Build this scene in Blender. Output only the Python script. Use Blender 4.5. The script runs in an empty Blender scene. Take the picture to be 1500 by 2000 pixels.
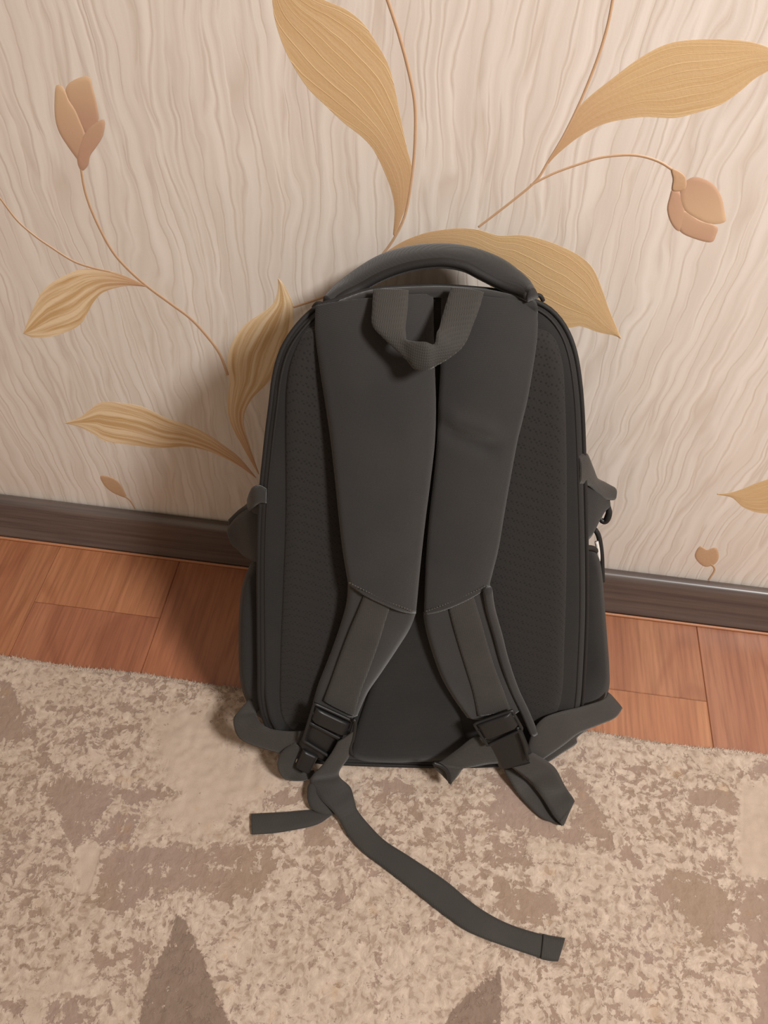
import bpy, math, random
import numpy as np
from mathutils import Vector, Matrix
random.seed(4); rng = np.random.default_rng(7)

# ------------------------------------------------------------------ camera
H = 0.82                       # camera height in metres
F = 1500.0                     # focal length in pixels of the 1500 x 2000 frame
_Y = np.array([310., -1920., F]); _Y /= np.linalg.norm(_Y)
_X = np.array([29750., 3515., -1500.]); _X -= _X.dot(_Y)*_Y; _X /= np.linalg.norm(_X)
_Z = np.cross(_X, _Y)
R = np.array([_X, _Y, _Z])
CAM = np.array([0., 0., H])
cd = bpy.data.cameras.new('camera'); cam = bpy.data.objects.new('camera', cd)
bpy.context.scene.collection.objects.link(cam)
cd.sensor_fit = 'VERTICAL'; cd.sensor_height = 36.0; cd.sensor_width = 36.0; cd.lens = 36.0*F/2000
cd.clip_start = 0.02
right, up, back = R[:, 0], -R[:, 1], -R[:, 2]
M = Matrix.Identity(4)
for i in range(3):
    M[i][0], M[i][1], M[i][2], M[i][3] = right[i], up[i], back[i], CAM[i]
cam.matrix_world = M
bpy.context.scene.camera = cam

# ------------------------------------------------------------------ light
sc = bpy.context.scene
sc.view_settings.view_transform = 'Standard'
sc.view_settings.look = 'None'
sc.view_settings.exposure = 0.0
sc.view_settings.gamma = 1.0
sc.view_settings.use_curve_mapping = False
wd = bpy.data.worlds.new('room_ambience'); sc.world = wd; wd.use_nodes = True
bg = wd.node_tree.nodes['Background']
bg.inputs[0].default_value = (1.0, 0.80, 0.61, 1); bg.inputs[1].default_value = 0.43

def area(name, loc, target, size, energy, col):
    l = bpy.data.lights.new(name, 'AREA'); l.shape = 'DISK'; l.size = size; l.energy = energy; l.color = col
    o = bpy.data.objects.new(name, l); sc.collection.objects.link(o)
    o.location = loc
    d = Vector(target) - Vector(loc)
    o.rotation_euler = d.to_track_quat('-Z', 'Y').to_euler()
    return o
area('ceiling_lamp', (1.00, -0.28, 1.75), (0.15, 0.50, 0.25), 0.36, 47, (1.0, 0.985, 0.965))

# ------------------------------------------------------------------ helpers
def srgb(r, g, b):
    def f(c):
        c /= 255.
        return c/12.92 if c <= .04045 else ((c+.055)/1.055)**2.4
    return (f(r), f(g), f(b), 1.0)

def ray(px, py):
    return R @ np.array([px-750., py-1000., F])
def on_y(px, py, y):
    w = ray(px, py); return CAM + w*(y/w[1])
def on_z(px, py, z):
    w = ray(px, py); return CAM + w*((z-H)/w[2])

WALL = 0.660*H
RUGZ = 0.011
_a = on_z(680, 1503, RUGZ); _b = on_z(950, 1508, RUGZ)
_t = (_b-_a)/np.linalg.norm(_b-_a)
LEAN = math.radians(21)
_h = np.cross([0, 0, 1], _t)                    # horizontal, into the wall
BUP = _h*math.sin(LEAN) + np.array([0, 0, 1])*math.cos(LEAN)
BN = np.cross(_t, BUP)                          # out of the back panel
if BN[1] > 0: BN = -BN
BP = _a.copy()
def bag(px, py, lift=0.0):
    t = min(max((800.-py)/250., 0.), 1.)        # the panel rolls back towards the wall at the top
    w = ray(px, py); p0 = BP + BN*(lift - .020*t*t)
    return CAM + w*((p0-CAM).dot(BN)/w.dot(BN))
def drape(px, py, lift=0.0):
    """on the bag's back plane, or on the rug where that plane is below it"""
    a = bag(px, py, lift); zr = RUGZ + max(0.0016, min(lift, .012))
    if a[2] > zr: return a
    return on_z(px, py, zr)

COL = sc.collection
def mesh_obj(name, verts, faces, mat, parent=None, org=None, smooth=True, uv=None, attrs=None, kind=None, label=None):
    me = bpy.data.meshes.new(name)
    v = np.asarray(verts, float)
    if org is not None: v = v - np.asarray(org)
    me.from_pydata([tuple(q) for q in v], [], [tuple(int(i) for i in f) for f in faces])
    if smooth: me.polygons.foreach_set('use_smooth', [True]*len(me.polygons))
    if uv is not None:
        l = me.uv_layers.new(name='UVMap')
        uvv = np.asarray(uv)
        idx = np.zeros(len(me.loops), int); me.loops.foreach_get('vertex_index', idx)
        l.data.foreach_set('uv', uvv[idx].ravel())
    if attrs:
        for k, a in attrs.items():
            at = me.attributes.new(k, 'FLOAT', 'POINT'); at.data.foreach_set('value', np.asarray(a, float))
    me.update()
    o = bpy.data.objects.new(name, me); COL.objects.link(o)
    if mat: me.materials.append(mat)
    if parent: o.parent = parent
    if kind: o['kind'] = kind
    if label: o['label'] = label
    return o

def resample(pts, n, closed=False, smooth=True):
    """Catmull-Rom through pts, then equal arc-length samples"""
    P = np.asarray(pts, float); m = len(P)
    out = []
    segs = m if closed else m-1
    for i in range(segs):
        if closed: p0, p1, p2, p3 = P[(i-1) % m], P[i], P[(i+1) % m], P[(i+2) % m]
        else: p0, p1, p2, p3 = P[max(i-1, 0)], P[i], P[i+1], P[min(i+2, m-1)]
        for t in np.linspace(0, 1, 12, endpoint=False):
            if smooth:
                out.append(.5*((2*p1)+(-p0+p2)*t+(2*p0-5*p1+4*p2-p3)*t*t+(-p0+3*p1-3*p2+p3)*t**3))
            else: out.append(p1+(p2-p1)*t)
    out.append(P[0] if closed else P[-1])
    out = np.array(out)
    s = np.r_[0, np.cumsum(np.linalg.norm(np.diff(out, axis=0), axis=1))]
    q = np.linspace(0, s[-1], n, endpoint=not closed)
    return np.stack([np.interp(q, s, out[:, k]) for k in range(out.shape[1])], 1)

def station_resample(A, n):
    """resample keeping stations matched (uniform parameter)"""
    P = np.asarray(A, float); m = len(P); out = []
    for q in np.linspace(0, m-1, n):
        i = min(int(q), m-2); t = q-i
        p0, p1, p2, p3 = P[max(i-1, 0)], P[i], P[i+1], P[min(i+2, m-1)]
        out.append(.5*((2*p1)+(-p0+p2)*t+(2*p0-5*p1+4*p2-p3)*t*t+(-p0+3*p1-3*p2+p3)*t**3))
    return np.array(out)

def ribbon3(name, A, B, thick, mat, parent=None, org=None, n=60, m=10, crown=0.0, power=4, ndir=None, crease=None, **kw):
    """solid strip between two 3D edge lines; thickness grows away from the surface"""
    A = station_resample(A, n); B = station_resample(B, n)
    top = np.zeros((n, m+1, 3))
    s = np.linspace(0, 1, m+1)
    for j, t in enumerate(s): top[:, j] = A*(1-t)+B*t
    du = np.gradient(top, axis=0); dv = np.gradient(top, axis=1)
    N = np.cross(du, dv); N /= (np.linalg.norm(N, axis=2, keepdims=True)+1e-9)
    ref = np.array(ndir if ndir is not None else (CAM - top.mean((0, 1))))
    if ndir is None or True:
        sg = np.sign((N*ref).sum(2)); sg[sg == 0] = 1
        if abs(sg.sum()) > .6*sg.size or ndir is not None: N = N*sg[..., None]
    prof = 1-np.abs(2*s-1)**power
    hgt = thick*.35 + (thick*.65+crown)*prof
    up_ = top + N*hgt[None, :, None]
    if crease:
        uu, vv_ = np.meshgrid(np.linspace(0, 1, n), s, indexing='ij')
        up_ = up_ + N*crease(uu, vv_)[..., None]
    lo = top + N*(-0.0002)
    V = np.concatenate([up_.reshape(-1, 3), lo.reshape(-1, 3)])
    uvt = np.stack(np.meshgrid(np.linspace(0, 1, n), s, indexing='ij'), -1).reshape(-1, 2)
    uv = np.concatenate([uvt, uvt])
    W = m+1; K = n*W; Fc = []
    for i in range(n-1):
        for j in range(m):
            a = i*W+j
            Fc.append((a, a+1, a+W+1, a+W)); Fc.append((K+a, K+a+W, K+a+W+1, K+a+1))
        a = i*W; Fc.append((a, a+W, K+a+W, K+a)); a = i*W+m; Fc.append((a, K+a, K+a+W, a+W))
    for j in range(m):
        a = j; Fc.append((a, K+a, K+a+1, a+1)); a = (n-1)*W+j; Fc.append((a, a+1, K+a+1, K+a))
    return mesh_obj(name, V, Fc, mat, parent, org, uv=uv, **kw)

def ribbon(name, Apx, Bpx, lifts, thick, mat, parent=None, org=None, surf=drape, **kw):
    if not hasattr(lifts, '__len__'): lifts = [lifts]*len(Apx)
    A = [surf(x, y, l) for (x, y), l in zip(Apx, lifts)]
    B = [surf(x, y, l) for (x, y), l in zip(Bpx, lifts)]
    return ribbon3(name, A, B, thick, mat, parent, org, **kw)

def tube(name, pts, rad, mat, parent=None, org=None, n=60, sides=8, closed=False, flat=1.0, smooth=True, **kw):
    P = resample(pts, n, closed, smooth)
    rr = np.full(n, rad) if not hasattr(rad, '__len__') else np.interp(np.linspace(0, 1, n), np.linspace(0, 1, len(rad)), rad)
    if closed: T = np.roll(P, -1, 0)-np.roll(P, 1, 0)
    else: T = np.gradient(P, axis=0)
    T /= np.linalg.norm(T, axis=1, keepdims=True)+1e-12
    ref = BN
    V = []; Fc = []
    for i in range(n):
        u = np.cross(T[i], ref)
        if np.linalg.norm(u) < .1: u = np.cross(T[i], [0, 0, 1.])
        u /= np.linalg.norm(u); w = np.cross(T[i], u)
        for k in range(sides):
            a = 2*math.pi*k/sides
            V.append(P[i]+rr[i]*(math.cos(a)*u+math.sin(a)*w*flat))
    for i in range(n if closed else n-1):
        for k in range(sides):
            a = i*sides+k; b = i*sides+(k+1) % sides; c = ((i+1) % n)*sides+(k+1) % sides; d = ((i+1) % n)*sides+k
            Fc.append((a, b, c, d))
    if not closed:
        Fc.append(tuple(range(sides))[::-1]); Fc.append(tuple((n-1)*sides+k for k in range(sides)))
    return mesh_obj(name, V, Fc, mat, parent, org, **kw)

def rings(name, loops, mat, parent=None, org=None, caps=(True, True), **kw):
    n = len(loops[0]); V = np.concatenate(loops); Fc = []
    for r in range(len(loops)-1):
        for k in range(n):
            a = r*n+k; b = r*n+(k+1) % n
            Fc.append((a, b, b+n, a+n))
    V = list(V)
    if caps[0]:
        c = len(V); V.append(np.mean(loops[0], 0))
        for k in range(n): Fc.append((c, (k+1) % n, k))
    if caps[1]:
        c = len(V); V.append(np.mean(loops[-1], 0)); o = (len(loops)-1)*n
        for k in range(n): Fc.append((c, o+k, o+(k+1) % n))
    return mesh_obj(name, V, Fc, mat, parent, org, **kw)

def loft(name, px, prof, mat, parent=None, org=None, n=120, centre=None, surf=bag, rough=0.0, **kw):
    """cushion: closed pixel outline on the bag plane, rings given as (scale, lift)"""
    O = resample(px, n, True)
    c = np.array(centre) if centre is not None else O.mean(0)
    L = []
    for s, l in prof:
        q = c+(O-c)*s
        L.append(np.array([surf(x, y, l) for x, y in q]))
    return rings(name, L, mat, parent, org, **kw)

def inset_loft(name, px, prof, mat, parent=None, org=None, n=140, surf=bag, capsc=8, **kw):
    """like loft, but insets by a constant pixel width: prof = (inset_px, lift)"""
    O = resample(px, n, True)
    T = np.roll(O, -1, 0)-np.roll(O, 1, 0); T /= np.linalg.norm(T, axis=1, keepdims=True)
    Nn = np.stack([-T[:, 1], T[:, 0]], 1)
    c = O.mean(0)
    if ((c-O)*Nn).sum() < 0: Nn = -Nn
    L = []
    for s, l in prof: L.append(O+Nn*s)
    L3 = [np.array([surf(x, y, l) for x, y in q]) for q, (s, l) in zip(L, prof)]
    last = L[-1]; ll = prof[-1][1]; c = last.mean(0)
    for k in range(1, capsc):
        q = c+(last-c)*(1-k/capsc)
        L3.append(np.array([surf(x, y, ll) for x, y in q]))
    return rings(name, L3, mat, parent, org, caps=(False, True), **kw)

# ------------------------------------------------------------------ materials
class NT:
    def __init__(s, name):
        s.m = bpy.data.materials.new(name); s.m.use_nodes = True
        s.t = s.m.node_tree; s.b = s.t.nodes['Principled BSDF']
    def n(s, typ, **kw):
        nd = s.t.nodes.new(typ)
        for k, v in kw.items():
            if isinstance(k, str) and hasattr(nd, k): setattr(nd, k, v)
        return nd
    def l(s, a, b): s.t.links.new(a, b)
    def val(s, sock, v):
        if hasattr(v, 'is_output') or isinstance(v, bpy.types.NodeSocket): s.l(v, sock)
        else: sock.default_value = v
    def math(s, op, a, b=0.0, c=0.0, clamp=False):
        nd = s.n('ShaderNodeMath', operation=op); nd.use_clamp = clamp
        s.val(nd.inputs[0], a); s.val(nd.inputs[1], b); s.val(nd.inputs[2], c); return nd.outputs[0]
    def coord(s, scale=(1, 1, 1), kind='Object', rot=(0, 0, 0)):
        tc = s.n('ShaderNodeTexCoord'); mp = s.n('ShaderNodeMapping')
        mp.inputs['Scale'].default_value = scale; mp.inputs['Rotation'].default_value = rot
        s.l(tc.outputs[kind], mp.inputs[0]); return mp.outputs[0]
    def noise(s, vec, scale, detail=4, rough=.55, dist=0.0, col=False):
        nd = s.n('ShaderNodeTexNoise'); s.l(vec, nd.inputs['Vector'])
        nd.inputs['Scale'].default_value = scale; nd.inputs['Detail'].default_value = detail
        nd.inputs['Roughness'].default_value = rough; nd.inputs['Distortion'].default_value = dist
        return nd.outputs['Color' if col else 'Fac']
    def ramp(s, fac, stops, interp='LINEAR'):
        nd = s.n('ShaderNodeValToRGB'); s.l(fac, nd.inputs[0]); e = nd.color_ramp.elements
        nd.color_ramp.interpolation = interp
        while len(e) > 1: e.remove(e[-1])
        e[0].position = stops[0][0]; e[0].color = stops[0][1]
        for p, c in stops[1:]:
            q = e.new(p); q.color = c
        return nd.outputs[0]
    def mix(s, fac, a, b, mode='MIX'):
        nd = s.n('ShaderNodeMix', data_type='RGBA', blend_type=mode)
        s.val(nd.inputs[0], fac); s.val(nd.inputs[6], a); s.val(nd.inputs[7], b); return nd.outputs[2]
    def bump(s, h, strength, dist, prev=None):
        nd = s.n('ShaderNodeBump'); nd.inputs['Strength'].default_value = strength
        nd.inputs['Distance'].default_value = dist; s.l(h, nd.inputs['Height'])
        if prev: s.l(prev, nd.inputs['Normal'])
        return nd.outputs[0]
    def attr(s, name):
        nd = s.n('ShaderNodeAttribute'); nd.attribute_name = name; return nd.outputs['Fac']
    def sep(s, v):
        nd = s.n('ShaderNodeSeparateXYZ'); s.l(v, nd.inputs[0]); return nd.outputs
    def comb(s, x, y, z):
        nd = s.n('ShaderNodeCombineXYZ'); s.val(nd.inputs[0], x); s.val(nd.inputs[1], y); s.val(nd.inputs[2], z); return nd.outputs[0]
    def done(s, col=None, rough=None, nrm=None, spec=.5, metal=0.0, sheen=0.0):
        if col is not None: s.val(s.b.inputs['Base Color'], col)
        if rough is not None: s.val(s.b.inputs['Roughness'], rough)
        if nrm is not None: s.l(nrm, s.b.inputs['Normal'])
        s.b.inputs['Specular IOR Level'].default_value = spec
        s.b.inputs['Metallic'].default_value = metal
        s.b.inputs['Sheen Weight'].default_value = sheen
        s.b.inputs['Sheen Roughness'].default_value = .5
        return s.m
K1 = (0, 0, 0, 1); W1 = (1, 1, 1, 1)
def g(v): return (v, v, v, 1)

def mat_wallpaper():
    s = NT('embossed_cream_wallpaper')
    v = s.coord((1, 1, 1))
    warp = s.noise(s.coord((1, 1, .6)), 16, 2, .5, col=True)
    warp2 = s.noise(s.coord((1, 1, .7)), 45, 2, .5, col=True)
    vw = s.n('ShaderNodeVectorMath', operation='MULTIPLY_ADD'); s.l(warp, vw.inputs[0]); vw.inputs[1].default_value = (.034, 0, 0); s.l(v, vw.inputs[2])
    vx = s.n('ShaderNodeVectorMath', operation='MULTIPLY_ADD'); s.l(warp2, vx.inputs[0]); vx.inputs[1].default_value = (.0065, 0, 0); s.l(vw.outputs[0], vx.inputs[2])
    x, y, z = s.sep(vx.outputs[0])
    def cells(sx, sz, off, w):
        vo = s.n('ShaderNodeTexVoronoi', feature='DISTANCE_TO_EDGE', voronoi_dimensions='2D')
        s.l(s.comb(s.math('ADD', s.math('MULTIPLY', x, sx), off), s.math('MULTIPLY', z, sz), 0.0), vo.inputs['Vector'])
        vo.inputs['Scale'].default_value = 1.0; vo.inputs['Randomness'].default_value = .9
        return s.math('SUBTRACT', 1.0, s.math('DIVIDE', vo.outputs['Distance'], w), clamp=True)
    c1 = cells(95, 3.4, 1.3, .15)
    c2 = cells(66, 2.2, 17.7, .24)
    brk = s.ramp(s.noise(s.comb(s.math('MULTIPLY', x, 55), 3.0, s.math('MULTIPLY', z, 14)), 1.0, 2), [(.34, K1), (.50, W1)])
    c1 = s.math('MULTIPLY', c1, brk)
    lines = s.math('MAXIMUM', c1, s.math('MULTIPLY', c2, .55))
    swell = s.noise(s.comb(s.math('MULTIPLY', x, 120), 5.0, s.math('MULTIPLY', z, 6)), 1.0, 2, .5)
    fine = s.noise(v, 900, 2, .6)
    hgt = s.math('SUBTRACT', s.math('MULTIPLY', swell, .5), s.math('MULTIPLY', lines, .5))
    nrm = s.bump(hgt, .24, .0013)
    nrm = s.bump(fine, .10, .0004, nrm)
    base = s.mix(s.ramp(swell, [(.32, K1), (.66, W1)]), srgb(210, 200, 190), srgb(221, 211, 202))
    base = s.mix(s.math('MULTIPLY', lines, .55), base, srgb(184, 167, 152))
    mott = s.noise(v, 6, 3)
    base = s.mix(s.math('MULTIPLY', mott, .18), base, srgb(212, 188, 168))
    return s.done(base, .46, nrm, .45)

def mat_leaf(name, ca, cb, cbase, streak, freq=7.0, slant=-5.0, flip=False):
    """printed gold leaf; UV.x runs base to tip, UV.y across"""
    s = NT(name)
    uv = s.n('ShaderNodeUVMap'); u, t, _ = s.sep(uv.outputs[0])
    ob = s.coord()
    wob = s.math('MULTIPLY', s.math('SUBTRACT', s.noise(ob, 25, 2), .5), .12)
    tt = s.math('SUBTRACT', 1.0, t) if flip else t
    ph = s.math('ADD', s.math('ADD', s.math('MULTIPLY', tt, freq), s.math('MULTIPLY', u, slant)), s.math('MULTIPLY', wob, 5))
    fr = s.math('FRACT', ph)
    d = s.math('ABSOLUTE', s.math('SUBTRACT', fr, .5))
    line = s.math('SUBTRACT', 1.0, s.math('DIVIDE', d, .06), clamp=True)
    fine = s.noise(s.comb(s.math('MULTIPLY', u, 3), s.math('MULTIPLY', ph, 6.0), 0.0), 1.0, 3, .6)
    base = s.mix(s.ramp(fine, [(.3, K1), (.7, W1)]), ca, cb)
    st = s.ramp(s.noise(s.comb(s.math('MULTIPLY', u, 1.6), s.math('MULTIPLY', ph, 1.3), 4.0), 1.0, 2, .5), [(.42, K1), (.56, W1)])
    base = s.mix(s.math('MULTIPLY', st, streak), base, srgb(226, 202, 168))
    base = s.mix(s.math('MULTIPLY', line, .45), base, srgb(226, 196, 150))
    fb = s.ramp(u, [(0.0, W1), (.42, K1)])
    base = s.mix(s.math('MULTIPLY', fb, .8), base, cbase)
    edge = s.ramp(s.math('ABSOLUTE', s.math('SUBTRACT', t, .5)), [(.44, K1), (.5, W1)])
    base = s.mix(s.math('MULTIPLY', edge, .25), base, srgb(222, 190, 145))
    gl = s.ramp(s.noise(ob, 1500, 1), [(.66, K1), (.72, W1)])
    hg = s.math('ADD', s.math('ADD', s.math('MULTIPLY', fine, .5), s.math('MULTIPLY', line, .5)), s.math('MULTIPLY', s.noise(ob, 500, 3), .5))
    nrm = s.bump(hg, .35, .0007)
    r = s.math('SUBTRACT', .5, s.math('MULTIPLY', gl, .25))
    return s.done(base, r, nrm, .5)

def mat_plain(name, ca, cb, rough=.5, scale=300, b=.2, bd=.0005, spec=.5):
    s = NT(name); v = s.coord(); n = s.noise(v, scale, 3)
    return s.done(s.mix(n, ca, cb), rough, s.bump(n, b, bd), spec)

def mat_bud():
    s = NT('printed_bud_petal')
    uv = s.n('ShaderNodeUVMap'); u, t, _ = s.sep(uv.outputs[0])
    base = s.mix(s.ramp(u, [(0, K1), (1, W1)]), srgb(180, 142, 118), srgb(200, 168, 134))
    n = s.noise(s.coord(), 400, 3)
    return s.done(base, .5, s.bump(n, .15, .0004), .4)

def mat_wood():
    s = NT('oak_laminate')
    oi = s.n('ShaderNodeObjectInfo')
    tc = s.n('ShaderNodeTexCoord')
    sh = s.n('ShaderNodeVectorMath', operation='MULTIPLY_ADD')
    cmb = s.comb(s.math('MULTIPLY', oi.outputs['Random'], 7.3), s.math('MULTIPLY', oi.outputs['Random'], 3.1), 0.0)
    s.l(tc.outputs['Object'], sh.inputs[0]); sh.inputs[1].default_value = (1, 1, 1); s.l(cmb, sh.inputs[2])
    x, y, z = s.sep(sh.outputs[0])
    wob = s.noise(s.comb(s.math('MULTIPLY', x, 7), s.math('MULTIPLY', y, 2.6), 0.0), 1.0, 2)
    rings_ = s.math('ADD', s.math('MULTIPLY', x, 34), s.math('MULTIPLY', wob, 13))
    sn = s.math('SINE', s.math('MULTIPLY', rings_, 3.1))
    cath = s.ramp(s.math('MULTIPLY_ADD', sn, .5, .5), [(.0, K1), (.75, g(.25)), (1, W1)])
    fine = s.noise(s.comb(s.math('MULTIPLY', x, 230), s.math('MULTIPLY', y, 9), 0.0), 1.0, 4, .65)
    big = s.noise(s.comb(s.math('MULTIPLY', x, 24), s.math('MULTIPLY', y, 2.4), 2.0), 1.0, 3, .5)
    base = s.mix(s.ramp(big, [(.3, K1), (.72, W1)]), srgb(146, 92, 64), srgb(164, 112, 79))
    base = s.mix(s.math('MULTIPLY', cath, .38), base, srgb(124, 72, 48))
    base = s.mix(s.math('MULTIPLY', s.ramp(fine, [(.42, K1), (.70, W1)]), .55), base, srgb(104, 60, 38))
    base = s.mix(1.0, base, oi.outputs['Color'], 'MULTIPLY')
    nrm = s.bump(fine, .12, .0004)
    return s.done(base, .33, nrm, .45)

def mat_baseboard():
    s = NT('dark_wenge_baseboard')
    tc = s.coord((1, 1, 1)); x, y, z = s.sep(tc)
    n = s.noise(s.comb(s.math('MULTIPLY', x, 5), s.math('MULTIPLY', y, 60), s.math('MULTIPLY', z, 150)), 1.0, 4, .6)
    base = s.mix(s.ramp(n, [(.35, K1), (.7, W1)]), srgb(72, 62, 59), srgb(98, 85, 78))
    return s.done(base, .33, s.bump(n, .10, .0003), .7)

def mat_rug():
    s = NT('woven_abstract_rug')
    v = s.coord(); x, y, z = s.sep(v)
    warp = s.noise(v, 28, 3, .6, col=True)
    vw = s.n('ShaderNodeVectorMath', operation='MULTIPLY_ADD'); s.l(warp, vw.inputs[0]); vw.inputs[1].default_value = (.02, .02, 0); s.l(v, vw.inputs[2])
    n1 = s.noise(vw.outputs[0], 88, 4, .62, .15)
    n2 = s.noise(vw.outputs[0], 250, 3, .6, .2)
    streak = s.noise(s.comb(s.math('MULTIPLY', x, 30), s.math('MULTIPLY', y, 85), 0.0), 1.0, 5, .65, .5)
    nn = s.math('ADD', s.math('MULTIPLY', n1, .62), s.math('MULTIPLY', streak, .38))
    nn = s.math('ADD', nn, s.math('MULTIPLY', s.math('SUBTRACT', n2, .5), .32))
    val = s.math('ADD', s.attr('patch'), s.math('MULTIPLY', s.math('SUBTRACT', nn, .5), 11.5))
    fac = s.ramp(s.math('MULTIPLY_ADD', val, .5, .5), [(.36, K1), (.62, W1)])
    tint = s.ramp(s.noise(v, 9, 2), [(.35, K1), (.65, W1)])
    light = s.mix(s.ramp(s.noise(v, 14, 3), [(.35, K1), (.65, W1)]), srgb(167, 149, 133), srgb(176, 158, 143))
    pile = s.noise(vw.outputs[0], 165, 2, .5, .25)
    plain = s.ramp(s.math('MULTIPLY_ADD', s.attr('patch'), .5, 1.0), [(.12, g(.12)), (.45, W1)])
    light = s.mix(s.math('MULTIPLY', s.math('MULTIPLY', s.ramp(pile, [(.36, W1), (.47, K1)]), plain), .62), light, srgb(132, 111, 94))
    light = s.mix(s.math('MULTIPLY', s.math('MULTIPLY', s.ramp(pile, [(.54, K1), (.66, W1)]), plain), .5), light, srgb(192, 175, 158))
    mv = s.mix(tint, srgb(132, 111, 94), srgb(136, 115, 105))
    base = s.mix(s.math('MULTIPLY', fac, .88), light, mv)
    dn = s.math('ADD', s.attr('deep'), s.math('MULTIPLY', s.math('SUBTRACT', n2, .5), 1.6))
    dn = s.math('SUBTRACT', dn, s.math('MULTIPLY', s.ramp(n1, [(.60, K1), (.66, W1)]), 1.5))
    df = s.ramp(s.math('MULTIPLY_ADD', dn, .5, .5), [(.45, K1), (.58, W1)])
    base = s.mix(s.math('MULTIPLY', df, .9), base, s.mix(tint, srgb(106, 89, 76), srgb(114, 96, 85)))
    och = s.ramp(s.noise(v, 33, 3, .6), [(.64, K1), (.72, W1)])
    base = s.mix(s.math('MULTIPLY', och, .22), base, srgb(160, 124, 78))
    weave = s.noise(v, 1100, 2, .6)
    base = s.mix(s.math('MULTIPLY', weave, .18), base, srgb(140, 115, 98))
    hg = s.math('ADD', s.math('MULTIPLY', s.math('SUBTRACT', 1.0, fac), .6), s.math('MULTIPLY', s.math('MULTIPLY', pile, plain), 1.3))
    nrm = s.bump(hg, .42, .0024)
    nrm = s.bump(weave, .35, .0010, nrm)
    return s.done(base, .95, nrm, .12, sheen=.15)

def mat_fabric(name, ca, cb, rough=.82, period=.0011, b=.35, spec=.25, sheen=.12, scuff=.25):
    s = NT(name); v = s.coord()
    n = s.noise(v, 14, 3, .6)
    f = s.noise(v, 1400, 2, .7)
    w = s.n('ShaderNodeTexWave', wave_type='BANDS', bands_direction='X'); s.l(v, w.inputs['Vector']); w.inputs['Scale'].default_value = .31/period
    w2 = s.n('ShaderNodeTexWave', wave_type='BANDS', bands_direction='Z'); s.l(v, w2.inputs['Vector']); w2.inputs['Scale'].default_value = .31/period
    h = s.math('ADD', s.math('MULTIPLY', w.outputs['Fac'], w2.outputs['Fac']), f)
    base = s.mix(s.ramp(n, [(.3, K1), (.7, W1)]), ca, cb)
    base = s.mix(s.math('MULTIPLY', f, scuff), base, cb)
    fold = s.noise(s.coord((1, 1, .45)), 11, 2, .5)
    nrm = s.bump(fold, .25, .012)
    nrm = s.bump(h, b, .0005, nrm)
    return s.done(base, rough, nrm, spec, sheen=sheen)

def mat_airmesh():
    s = NT('black_air_mesh'); tc = s.coord(rot=(0, math.radians(33), 0))
    vo = s.n('ShaderNodeTexVoronoi', feature='F1'); vo.inputs['Scale'].default_value = 330; vo.inputs['Randomness'].default_value = .25
    s.l(tc, vo.inputs['Vector'])
    hole = s.ramp(vo.outputs['Distance'], [(.18, K1), (.42, W1)])
    base = s.mix(hole, srgb(24, 22, 20), srgb(36, 33, 31))
    return s.done(base, .85, s.bump(hole, .35, .0006), .2, sheen=.08)

MW = mat_wallpaper()
ML = mat_leaf('printed_gold_leaf', srgb(188, 153, 110), srgb(200, 168, 124), srgb(184, 144, 110), .12, 6.0, -5.0, True)
ML2 = mat_leaf('printed_fine_veined_leaf', srgb(188, 153, 110), srgb(200, 168, 124), srgb(184, 144, 110), .10, 9.0, -2.0)
MLs = mat_leaf('printed_streaked_leaf', srgb(188, 150, 104), srgb(200, 166, 120), srgb(176, 130, 100), .9, 5.0, 2.0)
MST = mat_plain('printed_stem_ochre', srgb(180, 144, 112), srgb(190, 156, 124), .5)
MBUD = mat_bud()
MWOOD = mat_wood(); MBB = mat_baseboard(); MRUG = mat_rug()
MB = mat_fabric('black_nylon_body', srgb(21, 20, 19), srgb(31, 28, 26))
MS = mat_fabric('black_strap_padding', srgb(34, 32, 31), srgb(42, 39, 37), spec=.25, sheen=.2)
MWB = mat_fabric('black_grosgrain_webbing', srgb(40, 37, 34), srgb(50, 46, 42), rough=.7, period=.0016, b=.5, sheen=.15)
MWT = mat_fabric('charcoal_tail_webbing', srgb(46, 43, 40), srgb(54, 50, 47), rough=.75, period=.0016, b=.4, sheen=.12)
MM = mat_airmesh()
MPL = mat_plain('black_buckle_plastic', srgb(24, 23, 23), srgb(30, 29, 28), .45, 200, .1, .0003, .35)
MPIP = mat_plain('black_piping', srgb(26, 23, 22), srgb(34, 31, 29), .7, 700, .3, .0004, .3)
MTH = mat_plain('grey_stitching_thread', srgb(70, 64, 58), srgb(84, 78, 70), .7, 900, .2, .0002, .3)
MMT = mat_plain('worn_grey_metal', srgb(120, 112, 108), srgb(150, 142, 136), .35, 300, .1, .0002, .6)
MSH = mat_fabric('dark_pocket_mesh', srgb(25, 23, 22), srgb(33, 31, 29), rough=.85, spec=.15)

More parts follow.
